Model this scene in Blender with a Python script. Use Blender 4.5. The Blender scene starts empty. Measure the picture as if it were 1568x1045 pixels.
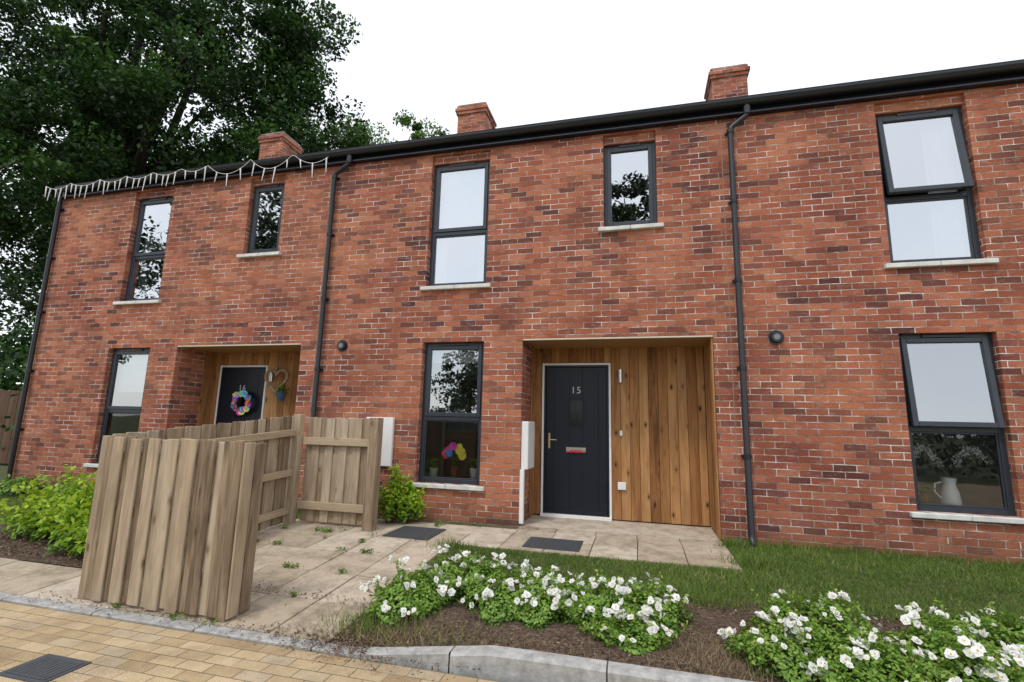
import bpy, bmesh, math, random
import numpy as np
from mathutils import Vector, Matrix
random.seed(7); rng=np.random.default_rng(7)
S=bpy.context.scene; COL=S.collection
S.view_settings.view_transform='Standard'; S.view_settings.look='None'; S.view_settings.exposure=0

# ---------------------------------------------------------------- materials
def mat(name):
    m=bpy.data.materials.new(name); m.use_nodes=True
    nt=m.node_tree; b=nt.nodes['Principled BSDF']; return m,nt,b
def N(nt,t,**kw):
    n=nt.nodes.new(t)
    for k,v in kw.items(): setattr(n,k,v)
    return n
def ramp(nt,stops,src=None,interp='LINEAR'):
    r=nt.nodes.new('ShaderNodeValToRGB'); cr=r.color_ramp; cr.interpolation=interp
    while len(cr.elements)<len(stops): cr.elements.new(0.5)
    for e,(p,c) in zip(cr.elements,stops):
        e.position=p; e.color=(c[0],c[1],c[2],1)
    if src: nt.links.new(src,r.inputs[0])
    return r
def mixc(nt,a,b,f,mode='MIX'):
    n=nt.nodes.new('ShaderNodeMix'); n.data_type='RGBA'; n.blend_type=mode
    for s,v in ((n.inputs[0],f),(n.inputs[6],a),(n.inputs[7],b)):
        if hasattr(v,'is_output'): nt.links.new(v,s)
        elif isinstance(v,(int,float)): s.default_value=v
        else: s.default_value=(v[0],v[1],v[2],1)
    return n.outputs[2]
def noise(nt,vec,scale,detail=4,rough=.6):
    n=N(nt,'ShaderNodeTexNoise'); n.inputs['Scale'].default_value=scale; n.inputs['Detail'].default_value=detail; n.inputs['Roughness'].default_value=rough
    if vec is not None: nt.links.new(vec,n.inputs['Vector'])
    return n
def objc(nt): return N(nt,'ShaderNodeTexCoord').outputs['Object']
def mapping(nt,vec,sc):
    n=N(nt,'ShaderNodeMapping'); n.inputs['Scale'].default_value=sc; nt.links.new(vec,n.inputs['Vector']); return n.outputs[0]
def bump(nt,h,b,strength=.5,dist=.01):
    n=N(nt,'ShaderNodeBump'); n.inputs['Strength'].default_value=strength; n.inputs['Distance'].default_value=dist
    nt.links.new(h,n.inputs['Height']); nt.links.new(n.outputs[0],b.inputs['Normal']); return n.outputs[0]
def attr(nt,name='rnd'):
    return N(nt,'ShaderNodeAttribute',attribute_name=name).outputs['Fac']
def mathn(nt,op,a,b=None):
    n=N(nt,'ShaderNodeMath',operation=op)
    for i,v in enumerate((a,b)):
        if v is None: continue
        if hasattr(v,'is_output'): nt.links.new(v,n.inputs[i])
        else: n.inputs[i].default_value=v
    return n.outputs[0]

def brick_mat():
    m,nt,b=mat('red_brick'); L=nt.links
    co=objc(nt); sp=N(nt,'ShaderNodeSeparateXYZ'); L.new(co,sp.inputs[0])
    u=mathn(nt,'ADD',sp.outputs[0],sp.outputs[1])
    cb=N(nt,'ShaderNodeCombineXYZ'); L.new(u,cb.inputs[0]); L.new(sp.outputs[2],cb.inputs[1])
    wn=noise(nt,cb.outputs[0],9,2); wv=N(nt,'ShaderNodeVectorMath',operation='MULTIPLY_ADD')
    L.new(wn.outputs['Color'],wv.inputs[0]); wv.inputs[1].default_value=(.010,.009,0); L.new(cb.outputs[0],wv.inputs[2])
    br=N(nt,'ShaderNodeTexBrick'); L.new(wv.outputs[0],br.inputs['Vector'])
    for k,v in (('Scale',1),('Mortar Size',.0054),('Mortar Smooth',.3),('Bias',0),('Brick Width',.225),('Row Height',.075)): br.inputs[k].default_value=v
    br.inputs['Color1'].default_value=(0,0,0,1); br.inputs['Color2'].default_value=(1,1,1,1); br.inputs['Mortar'].default_value=(.5,.5,.5,1)
    rp=ramp(nt,[(0,(.12,.052,.048)),(.14,(.22,.076,.056)),(.34,(.355,.107,.062)),(.6,(.435,.142,.078)),(.82,(.52,.205,.115)),(.94,(.40,.125,.075)),(1,(.21,.085,.072))],br.outputs['Color'])
    big=noise(nt,cb.outputs[0],.45,2)
    c1=mixc(nt,rp.outputs[0],(.60,.235,.115),mathn(nt,'MULTIPLY',ramp(nt,[(.42,(0,0,0)),(.66,(1,1,1))],big.outputs[0]).outputs[0],.42))
    big2=noise(nt,mapping(nt,cb.outputs[0],(1.3,1,1)),.8,3)
    c1=mixc(nt,c1,ramp(nt,[(.38,(.68,.64,.70)),(.55,(1,1,1))],big2.outputs[0]).outputs[0],.85,'MULTIPLY')
    fine=noise(nt,cb.outputs[0],60,3,.75)
    fr=ramp(nt,[(.3,(.48,.48,.51)),(.55,(1,1,1)),(.8,(1.25,1.2,1.12))],fine.outputs[0])
    c2=mixc(nt,c1,fr.outputs[0],.85,'MULTIPLY')
    ef=noise(nt,mapping(nt,cb.outputs[0],(1,2.5,1)),6,4,.8)
    er=ramp(nt,[(.55,(0,0,0)),(.73,(1,1,1))],ef.outputs[0])
    c3=mixc(nt,c2,(.64,.48,.40),mathn(nt,'MULTIPLY',er.outputs[0],.36))
    mn=noise(nt,cb.outputs[0],3.2,3,.75)
    mc=ramp(nt,[(.36,(.19,.135,.11)),(.5,(.42,.34,.29)),(.64,(.78,.73,.68))],mn.outputs[0])
    c4=mixc(nt,c3,mc.outputs[0],br.outputs['Fac'])
    mr=N(nt,'ShaderNodeMapRange'); L.new(mathn(nt,'ADD',sp.outputs[2],mathn(nt,'MULTIPLY',mn.outputs[0],.25)),mr.inputs[0]); mr.inputs[1].default_value=.08;mr.inputs[2].default_value=.42;mr.inputs[3].default_value=.5;mr.inputs[4].default_value=1
    c5=mixc(nt,c4,(.10,.07,.045),mathn(nt,'SUBTRACT',1.0,mr.outputs[0]))
    L.new(c5,b.inputs['Base Color']); b.inputs['Roughness'].default_value=.9; b.inputs['Specular IOR Level'].default_value=.2
    h=mathn(nt,'ADD',mathn(nt,'SUBTRACT',1.0,br.outputs['Fac']),mathn(nt,'MULTIPLY',fine.outputs[0],.55))
    bump(nt,h,b,1,.009)
    return m
BRICK=brick_mat()

def plain(name,col,rough=.5,metal=0,var=.15,sc=12,bmp=.0,spec=.5):
    m,nt,b=mat(name); co=objc(nt)
    n=noise(nt,co,sc,4,.65); r=ramp(nt,[(.25,[c*(1-var) for c in col]),(.75,[min(1,c*(1+var)) for c in col])],n.outputs[0])
    nt.links.new(r.outputs[0],b.inputs['Base Color']); b.inputs['Roughness'].default_value=rough; b.inputs['Metallic'].default_value=metal
    b.inputs['Specular IOR Level'].default_value=spec
    if bmp: bump(nt,noise(nt,co,sc*8,3).outputs[0],b,bmp,.004)
    return m
FRAME=plain('anthracite_upvc',(.028,.036,.048),.35)
BLACK=plain('black_plastic',(.013,.015,.020),.32)
FASC=plain('black_fascia',(.012,.016,.028),.3)
SLATE=plain('roof_slate',(.035,.037,.042),.6,bmp=.4)
SILL=plain('cast_stone_sill',(.64,.64,.61),.8,var=.25,sc=7,bmp=.2)
WHITE=plain('white_upvc',(.80,.80,.79),.4,var=.05)
CREAM=plain('cream_trim',(.62,.55,.43),.6,var=.1)
DOOR=plain('navy_door',(.009,.012,.022),.38,var=.1,bmp=.08,spec=.35)
CHROME=plain('brushed_steel',(.6,.6,.58),.25,1,.05)
NUM=plain('number_silver',(.55,.55,.54),.5,0,.05)
BRASS=plain('brass_handle',(.65,.5,.25),.3,1,.05)
REDL=plain('red_leaflet',(.55,.03,.05),.5)
INTER=plain('interior_plaster',(.38,.37,.35),.9,var=.05)
INTD=plain('interior_floor',(.16,.12,.09),.8)
FABR=plain('curtain_fabric',(.80,.80,.80),.9,var=.05)
POTW=plain('white_ceramic',(.84,.83,.80),.25,var=.03)
POTC=plain('terracotta',(.35,.13,.07),.8)
COVER=plain('cast_iron_cover',(.06,.066,.075),.6,bmp=.6,sc=20)
CONC=plain('concrete_kerb',(.38,.375,.36),.95,var=.4,sc=16,bmp=.8)
BARKT=plain('oak_bark',(.03,.025,.02),.95,var=.35,sc=8,bmp=.8)
TWIG=plain('twig',(.12,.075,.045),.9)
BLUEP=plain('blue_pot',(.05,.14,.3),.5)
CHALK=plain('weathered_lead',(.2,.21,.22),.6)
MAST=plain('mastic_joint',(.30,.19,.14),.8)
DGL=plain('obscure_door_glass',(.012,.014,.016),.12,var=.3,sc=40)

def glass_mat(name,refl=.5,tint=(.9,.94,.95)):
    m=bpy.data.materials.new(name); m.use_nodes=True; nt=m.node_tree; nt.nodes.clear()
    o=N(nt,'ShaderNodeOutputMaterial'); t=N(nt,'ShaderNodeBsdfTransparent'); g=N(nt,'ShaderNodeBsdfGlossy'); mx=N(nt,'ShaderNodeMixShader')
    t.inputs[0].default_value=(*tint,1); g.inputs['Color'].default_value=(.95,.98,1,1); g.inputs['Roughness'].default_value=0.0
    fr=N(nt,'ShaderNodeFresnel'); fr.inputs[0].default_value=1.5
    f=mathn(nt,'ADD',fr.outputs[0],refl); nt.links.new(f,mx.inputs[0])
    nt.links.new(t.outputs[0],mx.inputs[1]); nt.links.new(g.outputs[0],mx.inputs[2]); nt.links.new(mx.outputs[0],o.inputs[0])
    nn=noise(nt,objc(nt),2.2,1); bp=N(nt,'ShaderNodeBump'); bp.inputs['Strength'].default_value=.12; bp.inputs['Distance'].default_value=.01
    nt.links.new(nn.outputs[0],bp.inputs['Height']); nt.links.new(bp.outputs[0],g.inputs['Normal'])
    return m
GL_U=glass_mat('boosted_reflection_glass',.52); GL_G=glass_mat('window_glass',.36); GL_L=glass_mat('clear_window_glass',.06,(.95,.97,.97))  # reflectance set per pane; upper boost stands in for a brighter sky

def wood(name,cols,knot=.6,axis='z',dark=(.05,.03,.02),sc=1.0,rough=.75,attrw=.5,stain=0):
    m,nt,b=mat(name); L=nt.links; co=objc(nt); a=attr(nt)
    off=N(nt,'ShaderNodeVectorMath',operation='ADD'); cb=N(nt,'ShaderNodeCombineXYZ'); 
    am=mathn(nt,'MULTIPLY',a,37.0); L.new(am,cb.inputs[0]); L.new(am,cb.inputs[2]); L.new(co,off.inputs[0]); L.new(cb.outputs[0],off.inputs[1])
    scv={'z':(22*sc,22*sc,1.6*sc),'x':(1.6*sc,22*sc,22*sc),'y':(22*sc,1.6*sc,22*sc)}[axis]
    mv=mapping(nt,off.outputs[0],scv); gn=noise(nt,mv,1.0,4,.68); gn.inputs['Distortion'].default_value=.8
    f=mathn(nt,'ADD',mathn(nt,'MULTIPLY',gn.outputs[0],1-attrw*.6),mathn(nt,'MULTIPLY',a,attrw*.6))
    n=len(cols); r=ramp(nt,[(.25+.5*i/(n-1),c) for i,c in enumerate(cols)],f)
    kv={'z':(8,8,3.6),'x':(3.6,8,8),'y':(8,3.6,8)}[axis]
    v=N(nt,'ShaderNodeTexVoronoi'); L.new(mapping(nt,off.outputs[0],kv),v.inputs['Vector']); v.inputs['Scale'].default_value=1.0
    kr=ramp(nt,[(.07,(1,1,1)),(.16,(.25,.25,.25)),(.28,(0,0,0))],v.outputs['Distance'])
    c=mixc(nt,r.outputs[0],dark,mathn(nt,'MULTIPLY',kr.outputs[0],knot))
    if stain:
        sn=noise(nt,mapping(nt,off.outputs[0],(5,5,.9)),1,4,.7); sr=ramp(nt,[(.35,(.45,.43,.42)),(.6,(1,1,1))],sn.outputs[0]); c=mixc(nt,c,sr.outputs[0],stain,'MULTIPLY')
    L.new(c,b.inputs['Base Color']); b.inputs['Roughness'].default_value=rough; b.inputs['Specular IOR Level'].default_value=.25
    bump(nt,gn.outputs[0],b,.6,.005); return m
CEDAR=wood('cedar_cladding',[(.15,.065,.025),(.34,.155,.055),(.46,.235,.092),(.56,.33,.15)],1.0,'z',(.06,.022,.01),stain=.5)
SOFF=wood('soffit_board',[(.30,.17,.07),(.42,.26,.12)],.2,'x')
FEN=wood('weathered_pine',[(.16,.11,.07),(.35,.26,.172),(.48,.38,.265),(.58,.48,.36)],.8,'z',(.12,.065,.035),stain=.6,attrw=.6)
FENX=wood('weathered_pine_rail',[(.23,.165,.105),(.41,.315,.205),(.52,.425,.30)],.6,'x',(.12,.07,.035))
FENY=wood('weathered_pine_rail_side',[(.23,.165,.105),(.41,.315,.205),(.52,.425,.30)],.6,'y',(.12,.07,.035))
DARKF=wood('brown_stained_fence',[(.09,.05,.032),(.17,.10,.065)],.4,'z')

def leafmat(name,stops,trans=.3,rough=.5):
    m,nt,b=mat(name); a=attr(nt); r=ramp(nt,stops,a)
    nt.links.new(r.outputs[0],b.inputs['Base Color']); b.inputs['Roughness'].default_value=rough; b.inputs['Specular IOR Level'].default_value=.3
    if trans:
        t=N(nt,'ShaderNodeBsdfTranslucent'); nt.links.new(r.outputs[0],t.inputs[0]); mx=N(nt,'ShaderNodeMixShader'); mx.inputs[0].default_value=trans
        o=nt.nodes['Material Output']; nt.links.new(b.outputs[0],mx.inputs[1]); nt.links.new(t.outputs[0],mx.inputs[2]); nt.links.new(mx.outputs[0],o.inputs[0])
    return m
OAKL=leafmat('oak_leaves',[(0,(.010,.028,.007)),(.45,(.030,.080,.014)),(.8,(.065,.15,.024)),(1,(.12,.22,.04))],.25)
OAKF=leafmat('far_leaves',[(0,(.010,.022,.008)),(.5,(.024,.055,.014)),(1,(.06,.12,.03))],0)
LIMEL=leafmat('light_leaves',[(0,(.04,.09,.015)),(.5,(.10,.20,.03)),(1,(.20,.32,.05))])
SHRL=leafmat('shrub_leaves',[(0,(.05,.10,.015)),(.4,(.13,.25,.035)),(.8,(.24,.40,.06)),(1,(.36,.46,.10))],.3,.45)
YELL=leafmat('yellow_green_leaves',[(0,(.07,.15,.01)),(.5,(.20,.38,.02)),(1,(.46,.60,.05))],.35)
GRASSB=leafmat('grass_blades',[(0,(.055,.105,.017)),(.5,(.145,.235,.04)),(.82,(.24,.31,.065)),(.91,(.38,.33,.14)),(1,(.50,.42,.22))],.2,.6)
DRYB=leafmat('dry_grass',[(0,(.20,.14,.07)),(1,(.52,.42,.25))],.2,.8)
PETAL=leafmat('white_petals',[(0,(.82,.82,.78)),(1,(.93,.93,.91))],.25,.6)
STAM=leafmat('stamens',[(0,(.45,.33,.05)),(1,(.65,.5,.1))],.1,.7)
CHIPS=leafmat('bark_chips',[(0,(.045,.027,.018)),(.6,(.15,.09,.06)),(1,(.34,.26,.18))],0,.9)
m,nt,b=mat('multicolour_petals'); a=attr(nt); h=N(nt,'ShaderNodeCombineColor',mode='HSV'); h.inputs[1].default_value=.92;h.inputs[2].default_value=.85; nt.links.new(a,h.inputs[0]); nt.links.new(h.outputs[0],b.inputs['Base Color']); MULTI=m

def slab_mat():
    m,nt,b=mat('buff_paving'); co=objc(nt); a=attr(nt)
    r=ramp(nt,[(0,(.43,.355,.26)),(.5,(.53,.445,.34)),(1,(.60,.52,.415))],a)
    n=noise(nt,co,4,5,.78); nr=ramp(nt,[(.36,(.50,.47,.43)),(.56,(1,1,1))],n.outputs[0])
    c=mixc(nt,r.outputs[0],nr.outputs[0],.8,'MULTIPLY'); f=noise(nt,co,120,2)
    fr=ramp(nt,[(.35,(.72,.72,.72)),(.6,(1.08,1.08,1.08))],f.outputs[0]); c=mixc(nt,c,fr.outputs[0],.6,'MULTIPLY')
    nt.links.new(c,b.inputs['Base Color']); b.inputs['Roughness'].default_value=.9; bump(nt,f.outputs[0],b,.4,.003); return m
SLAB=slab_mat()
def soil_mat():
    m,nt,b=mat('soil_and_turf'); co=objc(nt); n=noise(nt,co,7,4,.7)
    r=ramp(nt,[(.3,(.045,.065,.018)),(.5,(.08,.105,.03)),(.7,(.16,.13,.065))],n.outputs[0]); nt.links.new(r.outputs[0],b.inputs['Base Color']); b.inputs['Roughness'].default_value=1
    bump(nt,noise(nt,co,60,3).outputs[0],b,.8,.02); return m
TURF=soil_mat()
def mulch_mat():
    m,nt,b=mat('bark_mulch'); co=objc(nt); v=N(nt,'ShaderNodeTexVoronoi'); v.inputs['Scale'].default_value=55; nt.links.new(mapping(nt,co,(1,2,1)),v.inputs['Vector'])
    r=ramp(nt,[(0,(.04,.025,.017)),(.5,(.12,.075,.05)),(.85,(.22,.15,.10)),(1,(.38,.30,.22))],v.outputs['Color']); nt.links.new(r.outputs[0],b.inputs['Base Color']); b.inputs['Roughness'].default_value=1
    bump(nt,v.outputs['Distance'],b,1,.02); return m
MULCH=mulch_mat()
def paver_mat():
    m,nt,b=mat('yellow_block_paving'); co=objc(nt); L=nt.links
    wn=noise(nt,co,6,2); wv=N(nt,'ShaderNodeVectorMath',operation='MULTIPLY_ADD'); L.new(wn.outputs['Color'],wv.inputs[0]); wv.inputs[1].default_value=(.008,.008,0); L.new(co,wv.inputs[2])
    br=N(nt,'ShaderNodeTexBrick'); L.new(wv.outputs[0],br.inputs['Vector'])
    for k,v in (('Scale',1),('Mortar Size',.0035),('Mortar Smooth',.5),('Bias',0),('Brick Width',.2),('Row Height',.1)): br.inputs[k].default_value=v
    br.inputs['Color1'].default_value=(0,0,0,1); br.inputs['Color2'].default_value=(1,1,1,1)
    r=ramp(nt,[(0,(.43,.31,.175)),(.4,(.52,.39,.225)),(.75,(.59,.45,.27)),(1,(.49,.385,.265))],br.outputs['Color'])
    n=noise(nt,co,3,5,.7); nr=ramp(nt,[(.3,(.58,.56,.53)),(.6,(1,1,1))],n.outputs[0]); c=mixc(nt,r.outputs[0],nr.outputs[0],.8,'MULTIPLY')
    f=noise(nt,co,150,2); c=mixc(nt,c,ramp(nt,[(.35,(.6,.6,.6)),(.6,(1.1,1.1,1.1))],f.outputs[0]).outputs[0],.75,'MULTIPLY')
    jn=noise(nt,co,4,3); jc=ramp(nt,[(.35,(.10,.12,.04)),(.5,(.17,.13,.08)),(.65,(.34,.27,.18))],jn.outputs[0])
    c=mixc(nt,c,jc.outputs[0],br.outputs['Fac']); L.new(c,b.inputs['Base Color']); b.inputs['Roughness'].default_value=.9
    bump(nt,mathn(nt,'ADD',mathn(nt,'SUBTRACT',1.0,br.outputs['Fac']),mathn(nt,'MULTIPLY',f.outputs[0],.3)),b,.8,.006); return m
PAVER=paver_mat()

# ---------------------------------------------------------------- mesh helpers
def link(o,parent=None):
    COL.objects.link(o)
    if parent is not None: o.parent=parent
    return o
def empty(name,loc=(0,0,0)):
    e=bpy.data.objects.new(name,None); e.location=loc; e.empty_display_size=.2; COL.objects.link(e); return e
class MB:
    def __init__(s): s.v=[];s.f=[];s.r=[]
    def quad(s,a,b,c,d,r=None):
        i=len(s.v); s.v+=[a,b,c,d]; s.f.append((i,i+1,i+2,i+3)); s.r.append(random.random() if r is None else r)
    def poly(s,pts,r=None):
        i=len(s.v); s.v+=list(pts); s.f.append(tuple(range(i,i+len(pts)))); s.r.append(random.random() if r is None else r)
    def box(s,x0,x1,y0,y1,z0,z1,r=None,M=None):
        r=random.random() if r is None else r; i=len(s.v)
        P=[(x0,y0,z0),(x1,y0,z0),(x1,y1,z0),(x0,y1,z0),(x0,y0,z1),(x1,y0,z1),(x1,y1,z1),(x0,y1,z1)]
        if M is not None: P=[tuple(M@Vector(p)) for p in P]
        s.v+=P
        for f in ((0,3,2,1),(4,5,6,7),(0,1,5,4),(1,2,6,5),(2,3,7,6),(3,0,4,7)): s.f.append(tuple(i+k for k in f)); s.r.append(r)
    def cyl(s,p0,p1,r0,r1=None,n=14,rr=.5,cap=True):
        r1=r0 if r1 is None else r1; p0=Vector(p0);p1=Vector(p1); d=(p1-p0).normalized()
        a=d.orthogonal().normalized(); b=d.cross(a); i=len(s.v)
        for p,r in ((p0,r0),(p1,r1)):
            for k in range(n):
                t=2*math.pi*k/n; s.v.append(tuple(p+a*math.cos(t)*r+b*math.sin(t)*r))
        for k in range(n): s.f.append((i+k,i+(k+1)%n,i+n+(k+1)%n,i+n+k)); s.r.append(rr)
        if cap: s.f.append(tuple(i+k for k in range(n))[::-1]); s.r.append(rr); s.f.append(tuple(i+n+k for k in range(n))); s.r.append(rr)
    def lathe(s,c,prof,n=20,rr=.5):
        i=len(s.v)
        for r,z in prof:
            for k in range(n): t=2*math.pi*k/n; s.v.append((c[0]+r*math.cos(t),c[1]+r*math.sin(t),c[2]+z))
        for j in range(len(prof)-1):
            for k in range(n): s.f.append((i+j*n+k,i+j*n+(k+1)%n,i+(j+1)*n+(k+1)%n,i+(j+1)*n+k)); s.r.append(rr)
    def build(s,name,m,parent=None,bevel=0,smooth=False):
        me=bpy.data.meshes.new(name); me.from_pydata(s.v,[],s.f); me.materials.append(m)
        at=me.attributes.new('rnd','FLOAT','FACE'); at.data.foreach_set('value',s.r)
        if smooth: me.polygons.foreach_set('use_smooth',[True]*len(me.polygons))
        o=bpy.data.objects.new(name,me); link(o,parent)
        if bevel:
            bm=o.modifiers.new('b','BEVEL'); bm.width=bevel; bm.segments=1; bm.limit_method='ANGLE'
        return o
def tube(name,pts,r,m,parent=None,radii=None,kind='POLY',res=4):
    c=bpy.data.curves.new(name,'CURVE'); c.dimensions='3D'; c.bevel_depth=r; c.bevel_resolution=res; c.use_fill_caps=True
    s=c.splines.new('POLY' if kind=='POLY' else 'NURBS'); s.points.add(len(pts)-1)
    for i,p in enumerate(pts):
        s.points[i].co=(*p,1); s.points[i].radius=1 if radii is None else radii[i]
    if kind!='POLY': s.use_endpoint_u=True; s.order_u=3; s.resolution_u=6
    c.materials.append(m); o=bpy.data.objects.new(name,c); return link(o,parent)
def npmesh(name,V,F,rnd,m,parent=None):
    me=bpy.data.meshes.new(name); nv=len(V); nf=len(F); k=F.shape[1]
    me.vertices.add(nv); me.vertices.foreach_set('co',V.astype(np.float32).ravel())
    me.loops.add(nf*k); me.loops.foreach_set('vertex_index',F.astype(np.int32).ravel())
    me.polygons.add(nf); me.polygons.foreach_set('loop_start',np.arange(0,nf*k,k,dtype=np.int32))
    me.update(calc_edges=True); me.materials.append(m)
    at=me.attributes.new('rnd','FLOAT','FACE'); at.data.foreach_set('value',np.clip(rnd,0,1).astype(np.float32))
    o=bpy.data.objects.new(name,me); return link(o,parent)
def unit(v): return v/np.maximum(np.linalg.norm(v,axis=1,keepdims=True),1e-9)
def leaves(name,C,size,rnd,m,parent=None,up=.4,asp=.55,nrm=None):
    n=len(C); nn=rng.normal(size=(n,3)) if nrm is None else nrm+rng.normal(size=(n,3))*.45; nn[:,2]=nn[:,2]+up; nn=unit(nn)
    a=unit(np.cross(nn,rng.normal(size=(n,3)))); b=np.cross(nn,a)
    s=(size*rng.uniform(.65,1.25,n))[:,None]
    V=np.stack([C-a*s*.5,C+b*s*asp*.5-a*s*.05+nn*s*.08,C+a*s*.5,C-b*s*asp*.5-a*s*.05+nn*s*.08],1).reshape(-1,3)
    return npmesh(name,V,np.arange(n*4).reshape(n,4),rnd,m,parent)
def g(y):
    if y>-1: return 0.0
    return -.15*min(1,(-1-y)/2.2)
gv=np.vectorize(g)

# ---------------------------------------------------------------- houses
def facade(parent,x0,x1,z0,z1,holes,name='front_wall'):
    mb=MB(); xs=sorted({x0,x1,*[h[0] for h in holes],*[h[1] for h in holes]}); zs=sorted({z0,z1,*[h[2] for h in holes],*[h[3] for h in holes]})
    for i in range(len(xs)-1):
        for j in range(len(zs)-1):
            cx=(xs[i]+xs[i+1])/2; cz=(zs[j]+zs[j+1])/2
            if any(h[0]<cx<h[1] and h[2]<cz<h[3] for h in holes): continue
            mb.quad((xs[i],0,zs[j]),(xs[i+1],0,zs[j]),(xs[i+1],0,zs[j+1]),(xs[i],0,zs[j+1]))
    for a,b_,c,d,dep in holes:
        mb.quad((a,0,c),(a,0,d),(a,dep,d),(a,dep,c)); mb.quad((b_,0,c),(b_,dep,c),(b_,dep,d),(b_,0,d))
        mb.quad((a,0,d),(b_,0,d),(b_,dep,d),(a,dep,d))
        if c>0: mb.quad((a,0,c),(a,dep,c),(b_,dep,c),(b_,0,c))
    return mb.build(name,BRICK,parent)
YF=.085
def window(parent,x0,x1,z0,z1,tr=None,openang=0,room=(.45,.45),depth=2.2,blind=None,curtain=None):
    f=MB(); w=.055; upper=z0>2
    f.box(x0,x0+w,YF,YF+.07,z0,z1); f.box(x1-w,x1,YF,YF+.07,z0,z1); f.box(x0+w,x1-w,YF,YF+.07,z0,z0+w); f.box(x0+w,x1-w,YF,YF+.07,z1-w,z1)
    if tr: f.box(x0+w,x1-w,YF,YF+.07,tr-.03,tr+.03); panes=[(x0+w,x1-w,tr+.03,z1-w,True),(x0+w,x1-w,z0+w,tr-.03,False)]
    else: panes=[(x0+w,x1-w,z0+w,z1-w,True)]
    f.build('window_frame',FRAME,parent,.004)
    for a,b_,c,d,op in panes:
        if op:
            M=Matrix.Translation((0,YF,d))@Matrix.Rotation(math.radians(-openang),4,'X')@Matrix.Translation((0,-YF,-d))
            s=MB(); e=.008;q=.045
            s.box(a-e,a+q,YF-.018,YF+.04,c-e,d+e,M=M); s.box(b_-q,b_+e,YF-.018,YF+.04,c-e,d+e,M=M); s.box(a+q,b_-q,YF-.018,YF+.04,c-e,c+q,M=M); s.box(a+q,b_-q,YF-.018,YF+.04,d-q,d+e,M=M)
            s.build('opening_sash',FRAME,parent,.004)
            gl=MB(); P=[(a+q,YF+.01,c+q),(b_-q,YF+.01,c+q),(b_-q,YF+.01,d-q),(a+q,YF+.01,d-q)]; P=[tuple(M@Vector(p)) for p in P]; gl.quad(*P); gl.build('glass_pane',GL_U if upper else GL_G,parent)
            vt=MB(); vt.box(a+.25*(b_-a),b_-.25*(b_-a),YF-.02,YF-.001,z1-w+.012,z1-.012); vt.build('trickle_vent',BLACK,parent,.003)
            hd=MB(); hd.box((a+b_)/2-.012,(a+b_)/2+.012,YF+.042,YF+.07,c+.0,c+.03,M=M); hd.build('handle',BLACK,parent)
        else:
            s=MB(); q=.018
            s.box(a,a+q,YF+.012,YF+.05,c,d); s.box(b_-q,b_,YF+.012,YF+.05,c,d); s.box(a+q,b_-q,YF+.012,YF+.05,c,c+q); s.box(a+q,b_-q,YF+.012,YF+.05,d-q,d); s.build('glazing_bead',FRAME,parent,.003)
            gl=MB(); gl.quad((a+q,YF+.03,c+q),(b_-q,YF+.03,c+q),(b_-q,YF+.03,d-q),(a+q,YF+.03,d-q)); gl.build('glass_pane',GL_U if upper else GL_L,parent)
    s=MB(); s.box(x0-.07,(x0+x1)/2-.002,-.055,YF,z0-.055,z0-.002); s.box((x0+x1)/2+.002,x1+.07,-.055,YF,z0-.055,z0-.002); s.build('stone_sill',SILL,parent,.006)
    ra,rb=x0-room[0],x1+room[1]; rz0=z0-.45 if z0<1 else z0-.5; rz1=z1+.08; y0=.165; y1=depth
    r=MB(); r.quad((ra,y1,rz0),(rb,y1,rz0),(rb,y1,rz1),(ra,y1,rz1)); r.quad((ra,y0,rz0),(ra,y1,rz0),(ra,y1,rz1),(ra,y0,rz1)); r.quad((rb,y0,rz0),(rb,y1,rz0),(rb,y1,rz1),(rb,y0,rz1)); r.quad((ra,y0,rz1),(rb,y0,rz1),(rb,y1,rz1),(ra,y1,rz1))
    r.box(ra,x0,y0,y0+.12,rz0,rz1); r.box(x1,rb,y0,y0+.12,rz0,rz1); r.box(x0,x1,y0,y0+.12,rz0,z0-.01); r.build('room_walls',INTER,parent)
    r=MB(); r.quad((ra,y0,rz0),(rb,y0,rz0),(rb,y1,rz0),(ra,y1,rz0)); r.build('room_floor',INTD,parent)
    r=MB(); r.box(x0,x1,y0-.005,y0+.22,z0-.009,z0+.02); r.build('window_board',WHITE,parent,.005)
    fu=MB(); fu.box(ra+.1,ra+.65,y1-.35,y1-.01,rz0,rz0+1.1); fu.box(rb-.5,rb-.12,y1-.03,y1-.01,rz0+1.2,rz0+1.7); fu.build('room_furniture',INTD,parent,.01)
    if blind:
        bm=MB(); 
        for k in range(int((z1-blind)/.09)): bm.box(x0+.05,x1-.05,.20,.212+.006*(k%2),z1-.09*k-.088,z1-.09*k)
        bm.build('roman_blind',FABR,parent)
    if curtain:
        for (cx0,cx1) in curtain:
            c=MB(); n=40; pr=None
            for k in range(n+1):
                x=cx0+(cx1-cx0)*k/n; y=.24+.025*math.sin(k*1.15+cx0*5)+.008*math.sin(k*2.9)
                if pr: c.quad((pr[0],pr[1],z0+.02),(x,y,z0+.02),(x,y,z1-.02),(pr[0],pr[1],z1-.02))
                pr=(x,y)
            c.build('curtain',FABR,parent,smooth=True)

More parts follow.
